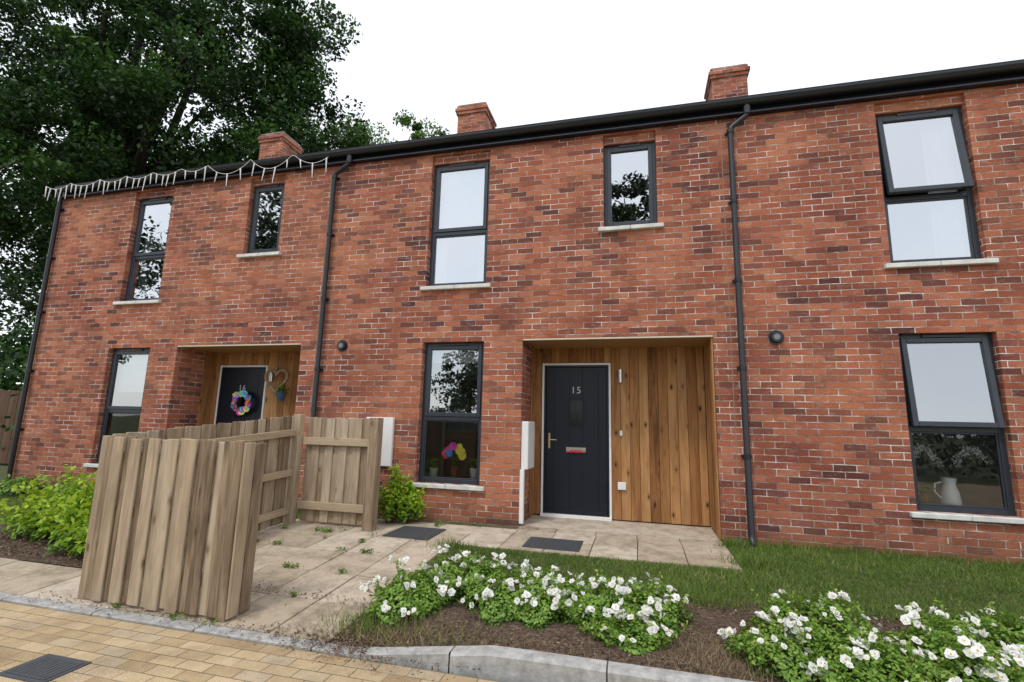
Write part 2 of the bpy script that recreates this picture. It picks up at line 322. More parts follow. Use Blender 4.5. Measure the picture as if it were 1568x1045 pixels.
def porch(parent,x0,x1,num):
    dx0=x0+.12; dx1=dx0+.97; D=.8
    c=MB()
    def boards(a,b_,z0=.02,z1=2.35):
        x=a
        while x<b_-.01:
            w=min(.125,b_-x); 
            if b_-x-w<.05: w=b_-x
            c.box(x+.002,x+w-.002,D-.02-random.uniform(0,.0025),D+.01,z0,z1); x+=w
    boards(x0+.003,dx0-.002); boards(dx1+.002,x1-.024); boards(dx0,dx1,2.125,2.35)
    y=.02
    while y<D-.03:
        w=min(.125,D-.022-y); c.box(x1-.022,x1-.003,y+.003,y+w-.003,.02,2.35); y+=.125
    c.box(x0+.003,x0+.022,D-.26,D-.145,.02,2.35); c.box(x0+.003,x0+.022,D-.138,D-.022,.02,2.35)
    c.build('timber_cladding',CEDAR,parent,.003)
    k=MB(); k.box(x0,x1,D+.012,D+.05,0,2.36); k.build('cladding_backing',BLACK,parent)
    s=MB(); s.box(x0+.002,x1-.002,.03,D+.01,2.335,2.352); s.build('porch_soffit',SOFF,parent)
    s=MB(); s.box(x0+.002,x1-.002,.002,.028,2.33,2.352); s.build('soffit_edge_trim',CREAM,parent,.003)
    f=MB(); y0=D-.035
    f.box(dx0,dx0+.03,y0,D+.01,.0,2.12); f.box(dx1-.03,dx1,y0,D+.01,.0,2.12); f.box(dx0+.03,dx1-.03,y0,D+.01,2.09,2.12); f.box(dx0-.0,dx1,y0-.03,D+.01,-.0,.045)
    f.build('door_frame',WHITE,parent,.004)
    f=MB(); f.box(dx0+.03,dx0+.06,y0+.008,D+.01,.045,2.09); f.box(dx1-.06,dx1-.03,y0+.008,D+.01,.045,2.09); f.box(dx0+.06,dx1-.06,y0+.008,D+.01,2.06,2.09); f.build('door_frame_inner',DOOR,parent,.003)
    d=MB(); a,b_=dx0+.063,dx1-.063; yd=D-.012
    gx0,gx1,gz0,gz1=(a+b_)/2-.09,(a+b_)/2+.09,1.24,1.60
    d.box(a,gx0,yd,yd+.02,.05,2.056); d.box(gx1,b_,yd,yd+.02,.05,2.056); d.box(gx0,gx1,yd,yd+.02,.05,gz0); d.box(gx0,gx1,yd,yd+.02,gz1,2.056)
    for (p,q,r_,t) in ((gx0-.02,gx0,gz0-.02,gz1+.02),(gx1,gx1+.02,gz0-.02,gz1+.02),(gx0,gx1,gz0-.02,gz0),(gx0,gx1,gz1,gz1+.02)): d.box(p,q,yd-.012,yd-.001,r_,t)
    for gx in (a+.11,b_-.11): d.box(gx-.004,gx+.004,yd-.006,yd-.001,.1,2.0)
    d.box(a,b_,yd-.016,yd-.001,.05,.1)
    d.build('door_leaf',DOOR,parent,.002)
    gl=MB(); gl.quad((gx0,yd+.008,gz0),(gx1,yd+.008,gz0),(gx1,yd+.008,gz1),(gx0,yd+.008,gz1)); gl.build('door_glass',DGL,parent)
    cx=(a+b_)/2
    l=MB(); l.box(cx-.14,cx+.14,yd-.010,yd-.001,.88,.945); l.build('letter_plate',CHROME,parent,.004)
    l=MB(); l.box(cx-.13,cx+.12,yd-.022,yd-.011,.872,.89); l.box(cx-.08,cx+.09,yd-.03,yd-.023,.875,.905); l.build('leaflet',REDL,parent)
    h=MB(); h.box(a+.035,a+.06,yd-.01,yd-.001,.92,1.13); h.cyl((a+.047,yd-.04,1.04),(a+.047,yd-.008,1.04),.009); h.cyl((a+.047,yd-.04,1.04),(a+.155,yd-.04,1.037),.008); h.build('door_handle',BRASS,parent)
    t=bpy.data.curves.new('house_number','FONT'); t.body=num; t.size=.135; t.extrude=.001; t.align_x='CENTER'; t.space_character=1.15; t.materials.append(NUM)
    o=bpy.data.objects.new('house_number',t); o.location=(cx,yd-.003,1.69); o.rotation_euler=(math.pi/2,0,0); link(o,parent)
    lx=dx1+.13
    l=MB(); l.box(lx-.025,lx+.025,D-.035,D-.025,1.86,2.0); l.cyl((lx,D-.075,1.84),(lx,D-.075,2.02),.03); l.cyl((lx,D-.075,1.93),(lx,D-.03,1.93),.012); l.build('wall_lamp',CHROME,parent)
    l=MB(); l.box(lx-.015,lx+.02,D-.045,D-.025,1.12,1.19); l.build('door_bell',WHITE,parent,.003)
    l=MB(); l.box(lx-.05,lx+.06,D-.06,D-.025,.41,.51); l.build('outdoor_socket',WHITE,parent,.006)
    st=MB(); st.box(x0+.002,x1-.002,-.0+.01,D+.05,-.05,.004); st.build('porch_floor',SLAB,parent)

def house(name,x0,x1,off,small,main_u,ground,num,porch_x=None,left_end=False,right_end=False):
    H=empty(name); holes=[]
    holes.append((*ground,.45,2.33,.165)); holes.append((*main_u,3.12,5.12,.165))
    if small: holes.append((*small,3.8,5.12,.165))
    if porch_x: holes.append((*porch_x,0,2.355,.85))
    facade(H,x0,x1,-.3,5.16,holes)
    for (a,b_) in [main_u]+([small] if small else []):
        k=MB(); k.box(a,b_,.045,.16,5.0,5.12); k.build('recessed_brick_head',BRICK,H)
    f=MB(); f.box(x0,x1,-.025,.02,5.145,5.31); f.build('fascia',FASC,H)
    lip=MB(); lip.box(x0,x1,-.085,-.027,5.15,5.165); lip.build('soffit_strip',FASC,H)
    r=MB(); y=-.09; z=5.345; sl=.46; n=int(4.2/.28)
    for k in range(n):
        yy=y+k*.285; zz=z+k*.285*sl
        r.quad((x0,yy,zz+.008),(x1,yy,zz+.008),(x1,yy+.30,zz+.30*sl+.001),(x0,yy+.30,zz+.30*sl+.001)); r.quad((x0,yy,zz-.006),(x1,yy,zz-.006),(x1,yy,zz+.008),(x0,yy,zz+.008))
    yr=y+n*.285; zr=z+n*.285*sl
    r.quad((x0,yr,zr),(x1,yr,zr),(x1,8.3,5.3),(x0,8.3,5.3)); r.build('roof',SLATE,H)
    b=MB(); b.quad((x0,8.2,0),(x1,8.2,0),(x1,8.2,5.3),(x0,8.2,5.3))
    for e,xx in ((left_end,x0),(right_end,x1)):
        if e: b.poly([(xx,0,-.3),(xx,8.2,-.3),(xx,8.2,5.3),(xx,yr,zr-.03),(xx,0,5.3)])
    b.build('outer_walls',BRICK,H)
    gt=MB(); n=10; cy,cz_,R=-.095,5.315,.066; prof=[(cy+R*math.cos(math.pi+math.pi*k/n),cz_+R*1.2*math.sin(math.pi+math.pi*k/n)) for k in range(n+1)]
    prof=[(prof[0][0]-.004,prof[0][1]+.012)]+prof
    for (p,q) in zip(prof[:-1],prof[1:]): gt.quad((x0,p[0],p[1]),(x1,p[0],p[1]),(x1,q[0],q[1]),(x0,q[0],q[1]))
    gt.build('gutter',BLACK,H,smooth=True)
    for k in range(3):
        xx=x0+1.2+k*1.9; b2=MB(); pp=[(a_-.004 if a_<cy else a_+.002,b_-.005) for a_,b_ in prof]
        for (p,q) in zip(pp[:-1],pp[1:]): b2.quad((xx,p[0],p[1]),(xx+.07,p[0],p[1]),(xx+.07,q[0],q[1]),(xx,q[0],q[1]))
        b2.build('gutter_joint',BLACK,H)
    window(H,*ground,.45,2.33,1.30,openang=(5 if off==2 else 0),room=(.45,.4),blind=(1.6 if off==0 else (2.05 if off==1 else None)))
    window(H,*main_u,3.12,5.0,3.93,openang=(6 if off==2 else 0),curtain=([(main_u[0]+.55,main_u[1]-.06)] if off==2 else ([(main_u[0]+.05,main_u[0]+.22),(main_u[1]-.2,main_u[1]-.05)] if off==0 else [(main_u[0]+.05,main_u[0]+.2),(main_u[1]-.2,main_u[1]-.05)])),blind=(3.95 if off==1 else None))
    if small: window(H,*small,3.8,5.0,None,room=(.3,.3),openang=0)
    if porch_x: porch(H,*porch_x,num)
    return H
def downpipe(H,x,top_dx):
    y=-.062; r=.034
    pts=[(x+top_dx,-.09,5.25),(x+top_dx,-.09,5.14),(x+top_dx*.9,-.085,5.10),(x+top_dx*.1,y,4.99),(x,y,4.95),(x,y,.12),(x,y-.03,.05),(x,y-.09,.0)] if top_dx else [(x,-.09,5.25),(x,y,5.1),(x,y,.02)]
    tube('downpipe',pts,r,BLACK,H)
    c=MB()
    for z in (4.93,4.0,3.0,1.95,.95): c.cyl((x,y,z-.025),(x,y,z+.025),r+.007); c.box(x-.055,x+.055,-.022,-.004,z-.018,z+.018)
    if top_dx: c.cyl((x+top_dx,-.09,5.12),(x+top_dx,-.09,5.22),r+.012)
    c.build('pipe_clips',BLACK,H)
    if top_dx:
        j=MB(); j.box(x-.105,x-.095,-.0015,.002,0.02,5.14); j.build('movement_joint',MAST,H)
def roundvent(H,x,z):
    v=MB(); v.cyl((x,-.012,z),(x,.0,z),.085,n=24); v.cyl((x,-.05,z),(x,-.012,z),.06,.07,n=24); v.build('extractor_vent',BLACK,H)
    v=MB(); v.cyl((x,-.052,z),(x,-.0505,z),.035,n=16); v.build('vent_centre',CHALK,H)

h0=house('brick_terraced_house',-10.3,-4.5,0,(-6.11,-5.45),(-8.54,-7.70),(-8.61,-7.72),'16',(-7.17,-4.86),left_end=True)
h1=house('brick_terraced_house',-4.5,1.15,1,(-.42,.26),(-2.90,-2.01),(-2.90,-2.01),'15',(-1.48,.86))
h2=house('brick_terraced_house',1.15,11,2,None,(2.76,3.66),(2.76,3.65),'14',None,right_end=True)
downpipe(h1,-4.5,.26); downpipe(h2,1.155,.2); downpipe(h0,-10.27,0)
roundvent(h1,-4.16,2.30); roundvent(h2,1.54,2.31)
for H,cx in ((h0,-9.27),(h1,-3.71),(h2,1.90)):
    c=MB(); w=.34; c.box(cx-w,cx+w,3.7,4.4,5.8,8.40); c.box(cx-w-.03,cx+w+.03,3.67,4.43,8.40,8.475); c.box(cx-w-.055,cx+w+.055,3.645,4.455,8.475,8.55); c.box(cx-w-.02,cx+w+.02,3.68,4.42,8.55,8.625); c.build('chimney_stack',BRICK,H)
    c=MB(); c.box(cx-w,cx+w,3.7,4.4,8.625,8.655); c.build('mortar_flaunching',CHALK,H)
b_=MB(); b_.box(-3.66,-3.25,-.06,-.002,.64,1.29); b_.build('meter_box',WHITE,h1,.008)
b_=MB(); b_.box(-1.478,-1.385,.02,.42,.68,1.28); b_.build('meter_box',WHITE,h1,.008)
b_=MB(); b_.box(-1.478,-1.425,-.02,.04,.03,.68); b_.build('pipe_cover',WHITE,h1,.006)
wv=MB()
for x in (2.85,3.65,4.4): wv.box(x-.06,x+.06,-.004,-.001,2.77,2.79)
for x in (-3.0,-2.4,-1.9,1.9,3.0,3.6): wv.box(x-.005,x+.005,-.004,-.001,.155,.215)
wv.build('weep_vents',CREAM,h2)

# ---------------------------------------------------------------- string of icicle lights
IL=empty('icicle_lights')
cab=[];dr=MB(); xs=np.arange(-10.5,-4.5,.06); sup=[-10.5,-9.9,-9.2,-8.6,-8.0,-7.4,-6.85,-6.0,-5.2,-4.4]
def cz(x):
    for a,b in zip(sup[:-1],sup[1:]):
        if a<=x<=b: 
            t=(x-a)/(b-a); sag=.08 if b-a<.75 else .2
            return 5.34-sag*4*t*(1-t)
    return 5.34
for i,x in enumerate(xs): cab.append((x,-.175,cz(x)))
lastx=-99
for x in np.arange(-10.5,-4.5,.01):
    st=.14 if x<-7.4 else .26
    if x-lastx>st*random.uniform(.7,1.2):
        lastx=x; z=cz(x); L=random.uniform(.14,.27); tx=random.uniform(-.03,.03)
        dr.cyl((x,-.175,z),(x+tx,-.18,z-L),.012,.004,8)
tube('cable',cab,.004,WHITE,IL,res=1); dr.build('icicle_drops',WHITE,IL)

# ---------------------------------------------------------------- wreath, hanging heart
def petals(name,C,Nn,size,npet,m,rnd,parent,cup=.35,wid=.8):
    C=np.asarray(C,float); n=len(C); nn=unit(np.asarray(Nn,float)); a=unit(np.cross(nn,rng.normal(size=(n,3)))); b=np.cross(nn,a); Vs=[];R=[]
    for k in range(npet):
        t=2*math.pi*k/npet+.2; s=(size*rng.uniform(.8,1.15,n))[:,None]
        d=a*math.cos(t)+b*math.sin(t); e=-a*math.sin(t)+b*math.cos(t); cu=cup*rng.uniform(.4,1.5,n)[:,None]
        Vs.append(np.stack([C,C+d*s*.65+e*s*wid*.5+nn*s*cu*.6,C+d*s+nn*s*cu*rng.uniform(.3,1.3,n)[:,None],C+d*s*.65-e*s*wid*.5+nn*s*cu*.6],1)); R.append(rnd)
    V=np.concatenate(Vs).reshape(-1,3); return npmesh(name,V,np.arange(len(V)).reshape(-1,4),np.concatenate(R),m,parent)
W=empty('door_wreath'); c=(-6.46,.70,1.49)
C=[];
for k in range(26):
    t=2*math.pi*k/26; r=.15+random.uniform(-.02,.02); C.append((c[0]+r*math.cos(t),c[1]+random.uniform(-.02,0),c[2]+r*math.sin(t)))
petals('wreath_flowers',C,[(random.uniform(-.4,.4),-1,random.uniform(-.4,.4)) for _ in C],.055,7,MULTI,np.array([(k*.31)%1 for k in range(26)]),W,wid=1)
tube('wreath_ring',[(c[0]+.15*math.cos(t),c[1]+.02,c[2]+.15*math.sin(t)) for t in np.linspace(0,2*math.pi,30)],.02,TWIG,W)
Hh=empty('hanging_heart_basket'); hc=(-5.74,.60,1.86); hp=[]
for t in np.linspace(0,2*math.pi,50): hp.append((hc[0]+.013*16*math.sin(t)**3,hc[1],hc[2]+.013*(13*math.cos(t)-5*math.cos(2*t)-2*math.cos(3*t)-math.cos(4*t))))
tube('heart_ring',hp,.024,FENX,Hh); tube('hanging_wire',[(hc[0],hc[1],2.33),(hc[0],hc[1],hc[2]+.06)],.004,BLACK,Hh,res=1)
b_=MB(); b_.lathe((hc[0]+.12,hc[1],hc[2]-.34),[(.0,0),(.05,0),(.075,.12),(.08,.125),(.07,.12)]); b_.build('plant_pot',BLUEP,Hh,smooth=True)
C=np.array(hc)+np.array([.12,0,-.17])+rng.normal(size=(160,3))*.045; leaves('basket_leaves',C,.04,rng.random(160),LIMEL,Hh)
C=np.array(hp)[rng.integers(0,50,60)]+rng.normal(size=(60,3))*.012; leaves('heart_leaves',C,.045,rng.random(60),LIMEL,Hh)

# ---------------------------------------------------------------- window sill objects
def potplant(name,x,z,mat_,r=.05,h=.1,y=.235,lh=.16,leafm=LIMEL,n=140):
    E=empty(name); b=MB(); b.lathe((x,y,z),[(0,0),(r*.75,0),(r,h),(r*1.05,h),(r*.9,h-.01),(0,h-.015)]); b.build('pot',mat_,E,smooth=True)
    t=rng.random(n); C=np.stack([x+rng.normal(size=n)*.05*t,y+rng.normal(size=n)*.035*t,z+h+t*lh],1); leaves('leaves',C,.05,rng.random(n),leafm,E); return E
potplant('potted_plant',-2.74,.475,POTW,r=.062,h=.15,lh=.13); potplant('potted_plant',-2.16,.475,POTW,r=.065,h=.17,lh=.12)
E=potplant('flower_vase',-2.45,.475,POTC,.05,.18,lh=.3,n=260)
C=[(-2.53,.2,.87),(-2.46,.18,.92),(-2.57,.21,.81),(-2.50,.17,.84)]; petals('blooms',C,[(0,-1,.3)]*4,.06,7,MULTI,np.array([.98,.9,.0,.62]),E,wid=1)
C=[(-2.35,.19,.86),(-2.32,.18,.80),(-2.38,.2,.90)]; petals('yellow_blooms',C,[(0,-1,.3)]*3,.065,8,MULTI,np.array([.15,.14,.16]),E,wid=1)
J=empty('white_jug'); b_=MB(); b_.lathe((3.20,.27,.475),[(0,0),(.08,0),(.09,.07),(.08,.16),(.055,.24),(.07,.31),(.065,.312),(.045,.24)]); b_.build('body',POTW,J,smooth=True)
tube('handle',[(3.13,.27,.74),(3.07,.27,.72),(3.06,.27,.64),(3.115,.27,.57)],.009,POTW,J,res=2)
potplant('potted_plant',2.93,.475,POTC,.055,.13,n=80,lh=.08)
Sg=empty('dried_flower_arch')
for a,b in ((3.19,2.86),(3.22,3.56)):
    P=[]
    for t in np.linspace(0,1,18): P.append((a+(b-a)*t,.25+.02*math.sin(t*3),.76+.36*math.sin(math.pi*min(1,t*.72+.03))-.05*t))
    tube('stem',P,.004,TWIG,Sg,res=1)
    C=np.repeat(np.array(P)[3:],34,0); C=C+rng.normal(size=C.shape)*.020; leaves('sprigs',C,.022,rng.random(len(C)),PETAL,Sg)

# ---------------------------------------------------------------- ground, road, kerb, paths
def grid(name,x0,x1,y0,y1,nx,ny,fz,m):
    mb=MB(); xs=np.linspace(x0,x1,nx+1); ys=np.linspace(y0,y1,ny+1)
    V=[(x,y,fz(x,y)) for y in ys for x in xs]; F=[(j*(nx+1)+i,j*(nx+1)+i+1,(j+1)*(nx+1)+i+1,(j+1)*(nx+1)+i) for j in range(ny) for i in range(nx)]
    mb.v=V;mb.f=F;mb.r=[.5]*len(F); return mb.build(name,m,None,smooth=True)
grid('ground',-300,300,-300,300,10,10,lambda x,y:-.32,TURF)
grid('lawn',-30,30,-3.2,.0,60,22,lambda x,y:g(y)-.012,TURF)
grid('garden_ground',-60,-10.32,-3.2,40,20,20,lambda x,y:-.05+(-.1 if y<-2 else 0),TURF)
grid('road',-40,40,-11,-3.30,4,4,lambda x,y:-.16-.01*(-3.3-y)/4,PAVER)
def kz(x): return -.145+(.105*min(1,max(0,(x+1.75)/.9)))
def ky(x): return -3.2 if x<-1.6 else -3.2+.05*min(1,(x+1.6)/.8)
K=MB(); x=-20.0
while x<12:
    w=.9; n=4
    for i in range(n):
        a=x+.004+(w-.008)*i/n; b=x+.004+(w-.008)*(i+1)/n
        ya,yb=ky(a),ky(b); za,zb=kz(a),kz(b); d=.095; c_=.018 if x>-1.8 else .006
        j=len(K.v); K.v+=[(a,ya-d,-.35),(b,yb-d,-.35),(b,yb,-.35),(a,ya,-.35),(a,ya-d,za-c_),(b,yb-d,zb-c_),(b,yb-d+c_,zb),(a,ya-d+c_,za),(b,yb,zb),(a,ya,za)]
        for f in ((0,1,5,4),(4,5,6,7),(7,6,8,9),(9,8,2,3)): K.f.append(tuple(j+k for k in f)); K.r.append(.5)
        if i==0: K.f.append((j,j+4,j+7,j+9,j+3)); K.r.append(.5)
    x+=w
K.build('kerb',CONC)
SL=MB()
def slabs(x0,x1,y0,y1,w=.45,d=.45,clip=None):
    nx=max(1,round((x1-x0)/w)); ny=max(1,round((y1-y0)/d)); w=(x1-x0)/nx; d=(y1-y0)/ny; gp=.0045
    for i in range(nx):
        for j in range(ny):
            a,b=x0+i*w+gp,x0+(i+1)*w-gp; c,e=y0+j*d+gp,y0+(j+1)*d-gp
            if clip and not clip((a+b)/2,(c+e)/2): continue
            r=random.random(); dz=random.uniform(-.003,.003)+.006; i0=len(SL.v)
            for (px,py) in ((a,c),(b,c),(b,e),(a,e)): SL.v.append((px,py,g(py)+dz))
            for (px,py) in ((a,c),(b,c),(b,e),(a,e)): SL.v.append((px,py,g(py)-.05))
            for f in ((0,1,2,3),(0,4,5,1),(1,5,6,2),(2,6,7,3),(3,7,4,0)): SL.f.append(tuple(i0+k for k in f)); SL.r.append(r)
slabs(-4.2,.87,-1.1,-.22,.45,.44); slabs(-1.46,.87,-.22,.0,.45,.22)
slabs(-4.2,-1.95,-3.195,-1.1,.45,.525)
slabs(-9.3,-4.2,-3.195,-2.65,.45,.545)
slabs(-10.6,-4.9,-1.1,-.02,.45,.52,clip=lambda x,y: x>-7.3)
SL.build('paved_path',SLAB,None,.003)
def cover(x0,x1,y0,y1,z):
    c=MB(); c.box(x0,x1,y0,y1,z-.03,z); c.box(x0+.025,x1-.025,y0+.025,y1-.025,z,z+.004)
    n=9
    for i in range(n):
        a=x0+.04+(x1-x0-.08)*i/n; c.box(a,a+.02,y0+.04,y1-.04,z+.004,z+.006)
    c.build('inspection_cover',COVER)
cover(-2.75,-2.22,-1.08,-.55,.016); cover(-1.2,-.62,-1.0,-.57,.016); cover(-3.42,-3.08,-4.05,-3.80,-.155)
bed=MB(); n=60; top=lambda x: -1.95+.12*math.sin(x*1.7)+.05*math.sin(x*4.1)
xs=np.linspace(-1.93,8,n); 
for a,b in zip(xs[:-1],xs[1:]):
    for k in range(5):
        ta,tb=k/5,(k+1)/5; f=lambda x,t:(x,-3.2+(top(x)+3.2)*t, g(-3.2+(top(x)+3.2)*t)+.006+.05*math.sin(math.pi*t)*(1 if x>-1.5 else .3))
        bed.quad(f(a,ta),f(b,ta),f(b,tb),f(a,tb))
xs=np.linspace(-7.2,-4.25,14)   # bed round the yellow shrub
for a,b in zip(xs[:-1],xs[1:]):
    for k in range(4):
        f=lambda x,t:(x,-2.64+t*(.75+.12*math.sin(x*2.3)),g(-2.64+t*.75)+.004+.02*math.sin(math.pi*t))
        bed.quad(f(a,k/4),f(b,k/4),f(b,(k+1)/4),f(a,(k+1)/4))
bed.build('mulch_bed',MULCH)
n=13500; X=np.concatenate([rng.uniform(-1.95,5,11000),rng.uniform(-7.2,-4.22,2500)]); Y=np.concatenate([rng.uniform(-3.2,-1.9,11000),rng.uniform(-2.64,-1.85,2500)]); leaves('bark_chips',np.stack([X,Y,gv(Y)+.02+.03*rng.random(n)],1),.03,rng.random(n),CHIPS,None,up=1.6,asp=.4)
n=3400; X=np.concatenate([rng.uniform(-4.6,-1.2,n-1500),-1.7+rng.normal(size=1500)*.3]); Y=np.concatenate([rng.choice([-.12,-3.19,-2.62],n-1500)+rng.normal(size=n-1500)*.06,-3.22+rng.normal(size=1500)*.1]); leaves('leaf_litter',np.stack([X,Y,np.where(Y<-3.2,-.145,gv(Y))+.014],1),.02,rng.random(n),CHIPS,None,up=3,asp=.5)

# ---------------------------------------------------------------- grass blades
def blades(name,X,Y,Z,h,w,m,rnd,lean=.5):
    n=len(X); az=rng.uniform(0,2*math.pi,n); hh=h*rng.uniform(.5,1.3,n); C=np.stack([X,Y,Z],1)
    d=np.stack([np.cos(az),np.sin(az),np.zeros(n)],1); l=rng.normal(size=(n,3))*lean; l[:,2]=1; l=unit(l)*hh[:,None]
    V=np.stack([C-d*w,C+d*w,C+l],1).reshape(-1,3); return npmesh(name,V,np.arange(n*3).reshape(n,3),rnd,m)
def inpath(X,Y):
    return ((X>-4.2)&(X<.88)&(Y>-1.1))|((X>-4.2)&(X<-1.93)&(Y<-1.1))|((X<-4.2)&(Y<-2.65))|((X>-7.35)&(X<-4.9)&(Y>-1.1))|((X>-7.2)&(X<-4.2)&(Y<-1.92+.1*np.sin(X*2.3)))
def lawn(x0,x1,y0,y1,dens,h):
    n=int((x1-x0)*(y1-y0)*dens); X=rng.uniform(x0,x1,n); Y=rng.uniform(y0,y1,n)
    k=~inpath(X,Y); X=X[k];Y=Y[k]; n=len(X)
    pat=.5+.25*np.sin(X*2.1+np.sin(Y*3))+.25*np.sin(Y*4.3+X*1.3); p2=.5+.5*np.sin(X*5.3+2*np.sin(Y*4.1+X))*np.sin(Y*6.7+1.5*np.sin(X*3.3))
    r=np.clip(rng.random(n)*.68+.26*pat-.08+(rng.random(n)<(.04+.22*(p2>.8)))*.35,0,1)
    hh=h*(.5+.6*pat+.5*p2)*(1+1.2*np.exp(-((Y+.02)/.09)**2)); keep=rng.random(n)>.45*(p2>.85)
    return X[keep],Y[keep],hh[keep],r[keep]
for a in ((-1.93,1.0,-2.05,0,9500,.036),(1.0,4.6,-2.1,0,8500,.038),(4.6,8,-2.1,0,2500,.04),(-11,-4.2,-2.65,0,3200,.05)):
    X,Y,hh,r=lawn(*a); blades('lawn_grass',X,Y,gv(Y)-.008,hh,.003,GRASSB,r,.6)
X=[];Y=[]
for cx,cy,s,n in ((1.0,-.9,.12,500),(.25,-1.9,.16,700),(.5,-2.0,.12,500),(-1.75,-2.95,.15,700),(-1.2,-3.0,.2,250),(-3.0,-.15,.1,250),(-1.9,-1.2,.1,250),(.95,-.2,.08,300),(2.0,-.1,.5,500)):
    X+=list(cx+rng.normal(size=n)*s); Y+=list(cy+rng.normal(size=n)*s*.6)
X=np.array(X);Y=np.minimum(np.array(Y),-.02); blades('grass_tufts',X,Y,gv(Y),.11,.003,GRASSB,rng.random(len(X))*.85,.5)
n=1800; X=np.concatenate([.38+rng.normal(size=n)*.16,-1.5+rng.normal(size=900)*.18,rng.uniform(-1.3,4,1500)]); Y=np.concatenate([-2.8+rng.normal(size=n)*.15,-3.0+rng.normal(size=900)*.1,-3.0+rng.normal(size=1500)*.1]); Y=np.maximum(Y,-3.15)
blades('dry_grass',X,Y,gv(Y),.11,.0025,DRYB,rng.random(len(X)),.8)
def weeds(): 
    P=[]
    for _ in range(34):
        if random.random()<.5: x=-4.2+.45*random.randint(1,5); y=random.uniform(-3.1,-.3)
        else: x=random.uniform(-4.0,-2); y=random.choice([-1.1,-1.62,-2.15,-2.67,-3.19])
        n=random.randint(10,70); s=random.uniform(.01,.04); P.append(np.stack([x+rng.normal(size=n)*s,y+rng.normal(size=n)*s,np.full(n,g(y)+.012)+rng.random(n)*.03],1))
    return np.concatenate(P)
C=weeds(); leaves('paving_weeds',C,.022,rng.random(len(C))*.8,SHRL,None,up=1)

# ---------------------------------------------------------------- shrubs
def lump(X,Y): return 1+.22*np.sin(X*13+2*np.sin(Y*9))*np.cos(Y*11)+.14*np.sin(X*31+Y*17)
def shrub(name,mounds,leafm,lsize,dens,flowers=0,fsize=.026,shoots=34,shoot_h=.12,loose=0.0,hs=1.0):
    E=empty(name); C=[];R=[];Nn=[];F=[];FN=[]; st=MB()
    for (cx,cy,rx,ry,h) in mounds:
        h*=hs
        n=int(dens*rx*ry*4); t=rng.uniform(0,2*math.pi,n); r=rng.random(n)**.5*(1+.14*np.sin(t*3+cx*7)+.10*np.sin(t*7+cy*5)); X=cx+rx*r*np.cos(t); Y=cy+ry*r*np.sin(t)
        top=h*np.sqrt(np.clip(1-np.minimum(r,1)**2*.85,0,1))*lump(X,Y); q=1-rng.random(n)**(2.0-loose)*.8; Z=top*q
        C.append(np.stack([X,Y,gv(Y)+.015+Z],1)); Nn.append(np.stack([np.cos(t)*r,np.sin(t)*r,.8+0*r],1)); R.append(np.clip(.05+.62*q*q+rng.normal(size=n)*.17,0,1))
        ns=int(shoots*max(1,rx*ry*9))
        for _ in range(ns):
            tt=random.uniform(0,6.283); rr=math.sqrt(random.random())*1.02; x=cx+rx*rr*math.cos(tt); y=cy+ry*rr*math.sin(tt)
            zt=h*math.sqrt(max(0,1-min(rr,1)**2*.85))*float(lump(np.array(x),np.array(y))); L=shoot_h*random.uniform(.3,1.2)
            dx,dy=math.cos(tt)*rr*.5+random.gauss(0,.3),math.sin(tt)*rr*.5+random.gauss(0,.3); b0=np.array((x,y,g(y)+zt*.85)); dv=np.array((dx,dy,1.0)); dv/=np.linalg.norm(dv)
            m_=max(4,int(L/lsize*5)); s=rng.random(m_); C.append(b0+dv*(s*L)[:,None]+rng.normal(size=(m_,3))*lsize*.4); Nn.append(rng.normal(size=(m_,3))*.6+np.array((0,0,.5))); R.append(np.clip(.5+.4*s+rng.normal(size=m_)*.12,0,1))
            st.cyl((cx+(x-cx)*.3,cy+(y-cy)*.3,g(y)),tuple(b0+dv*L*.9),.0035,.0015,4)
            if flowers and random.random()<flowers:
                k=random.choice((1,2,2,3,4,5)); tip=b0+dv*L*.97; c_=tip+rng.normal(size=(k,3))*np.array((.028,.028,.014)); F.append(c_); FN.append(np.array((dx*.8,dy*.8-.35,.75))+rng.normal(size=(k,3))*.35)
    C=np.concatenate(C); Nn=np.concatenate(Nn); leaves('leaves',C,lsize,np.concatenate(R),leafm,E,up=.3,asp=.6,nrm=Nn)
    if flowers:
        F=np.concatenate(F);FN=np.concatenate(FN); n=len(F); sz=fsize*rng.uniform(.5,1.25,n)
        petals('outer_petals',F,FN,sz,6,PETAL,rng.random(n),E,.3,.95); petals('inner_petals',F+unit(FN)*.003,FN,sz*.6,5,PETAL,rng.random(n),E,.8,.9)
        petals('stamens',F+unit(FN)*.006,FN,sz*.2,5,STAM,rng.random(n),E,.8,.9)
    st.build('stems',TWIG,E)
    return E
RB='white_flowering_rose_bush'
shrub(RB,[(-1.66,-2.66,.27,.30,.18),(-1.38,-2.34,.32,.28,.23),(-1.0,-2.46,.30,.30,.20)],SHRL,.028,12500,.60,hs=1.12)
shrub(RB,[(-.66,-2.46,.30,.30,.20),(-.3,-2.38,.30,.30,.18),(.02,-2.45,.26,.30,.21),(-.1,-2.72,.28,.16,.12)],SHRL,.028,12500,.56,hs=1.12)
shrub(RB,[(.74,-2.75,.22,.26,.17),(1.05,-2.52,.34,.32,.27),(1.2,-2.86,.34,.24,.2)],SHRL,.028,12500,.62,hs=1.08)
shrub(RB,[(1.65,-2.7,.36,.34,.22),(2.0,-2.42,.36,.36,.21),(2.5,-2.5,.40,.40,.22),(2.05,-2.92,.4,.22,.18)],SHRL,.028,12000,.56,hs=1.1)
shrub(RB,[(3.0,-2.5,.40,.40,.23),(3.5,-2.6,.40,.36,.22),(4.0,-2.6,.4,.36,.2)],SHRL,.03,12000,.5,hs=1.1)
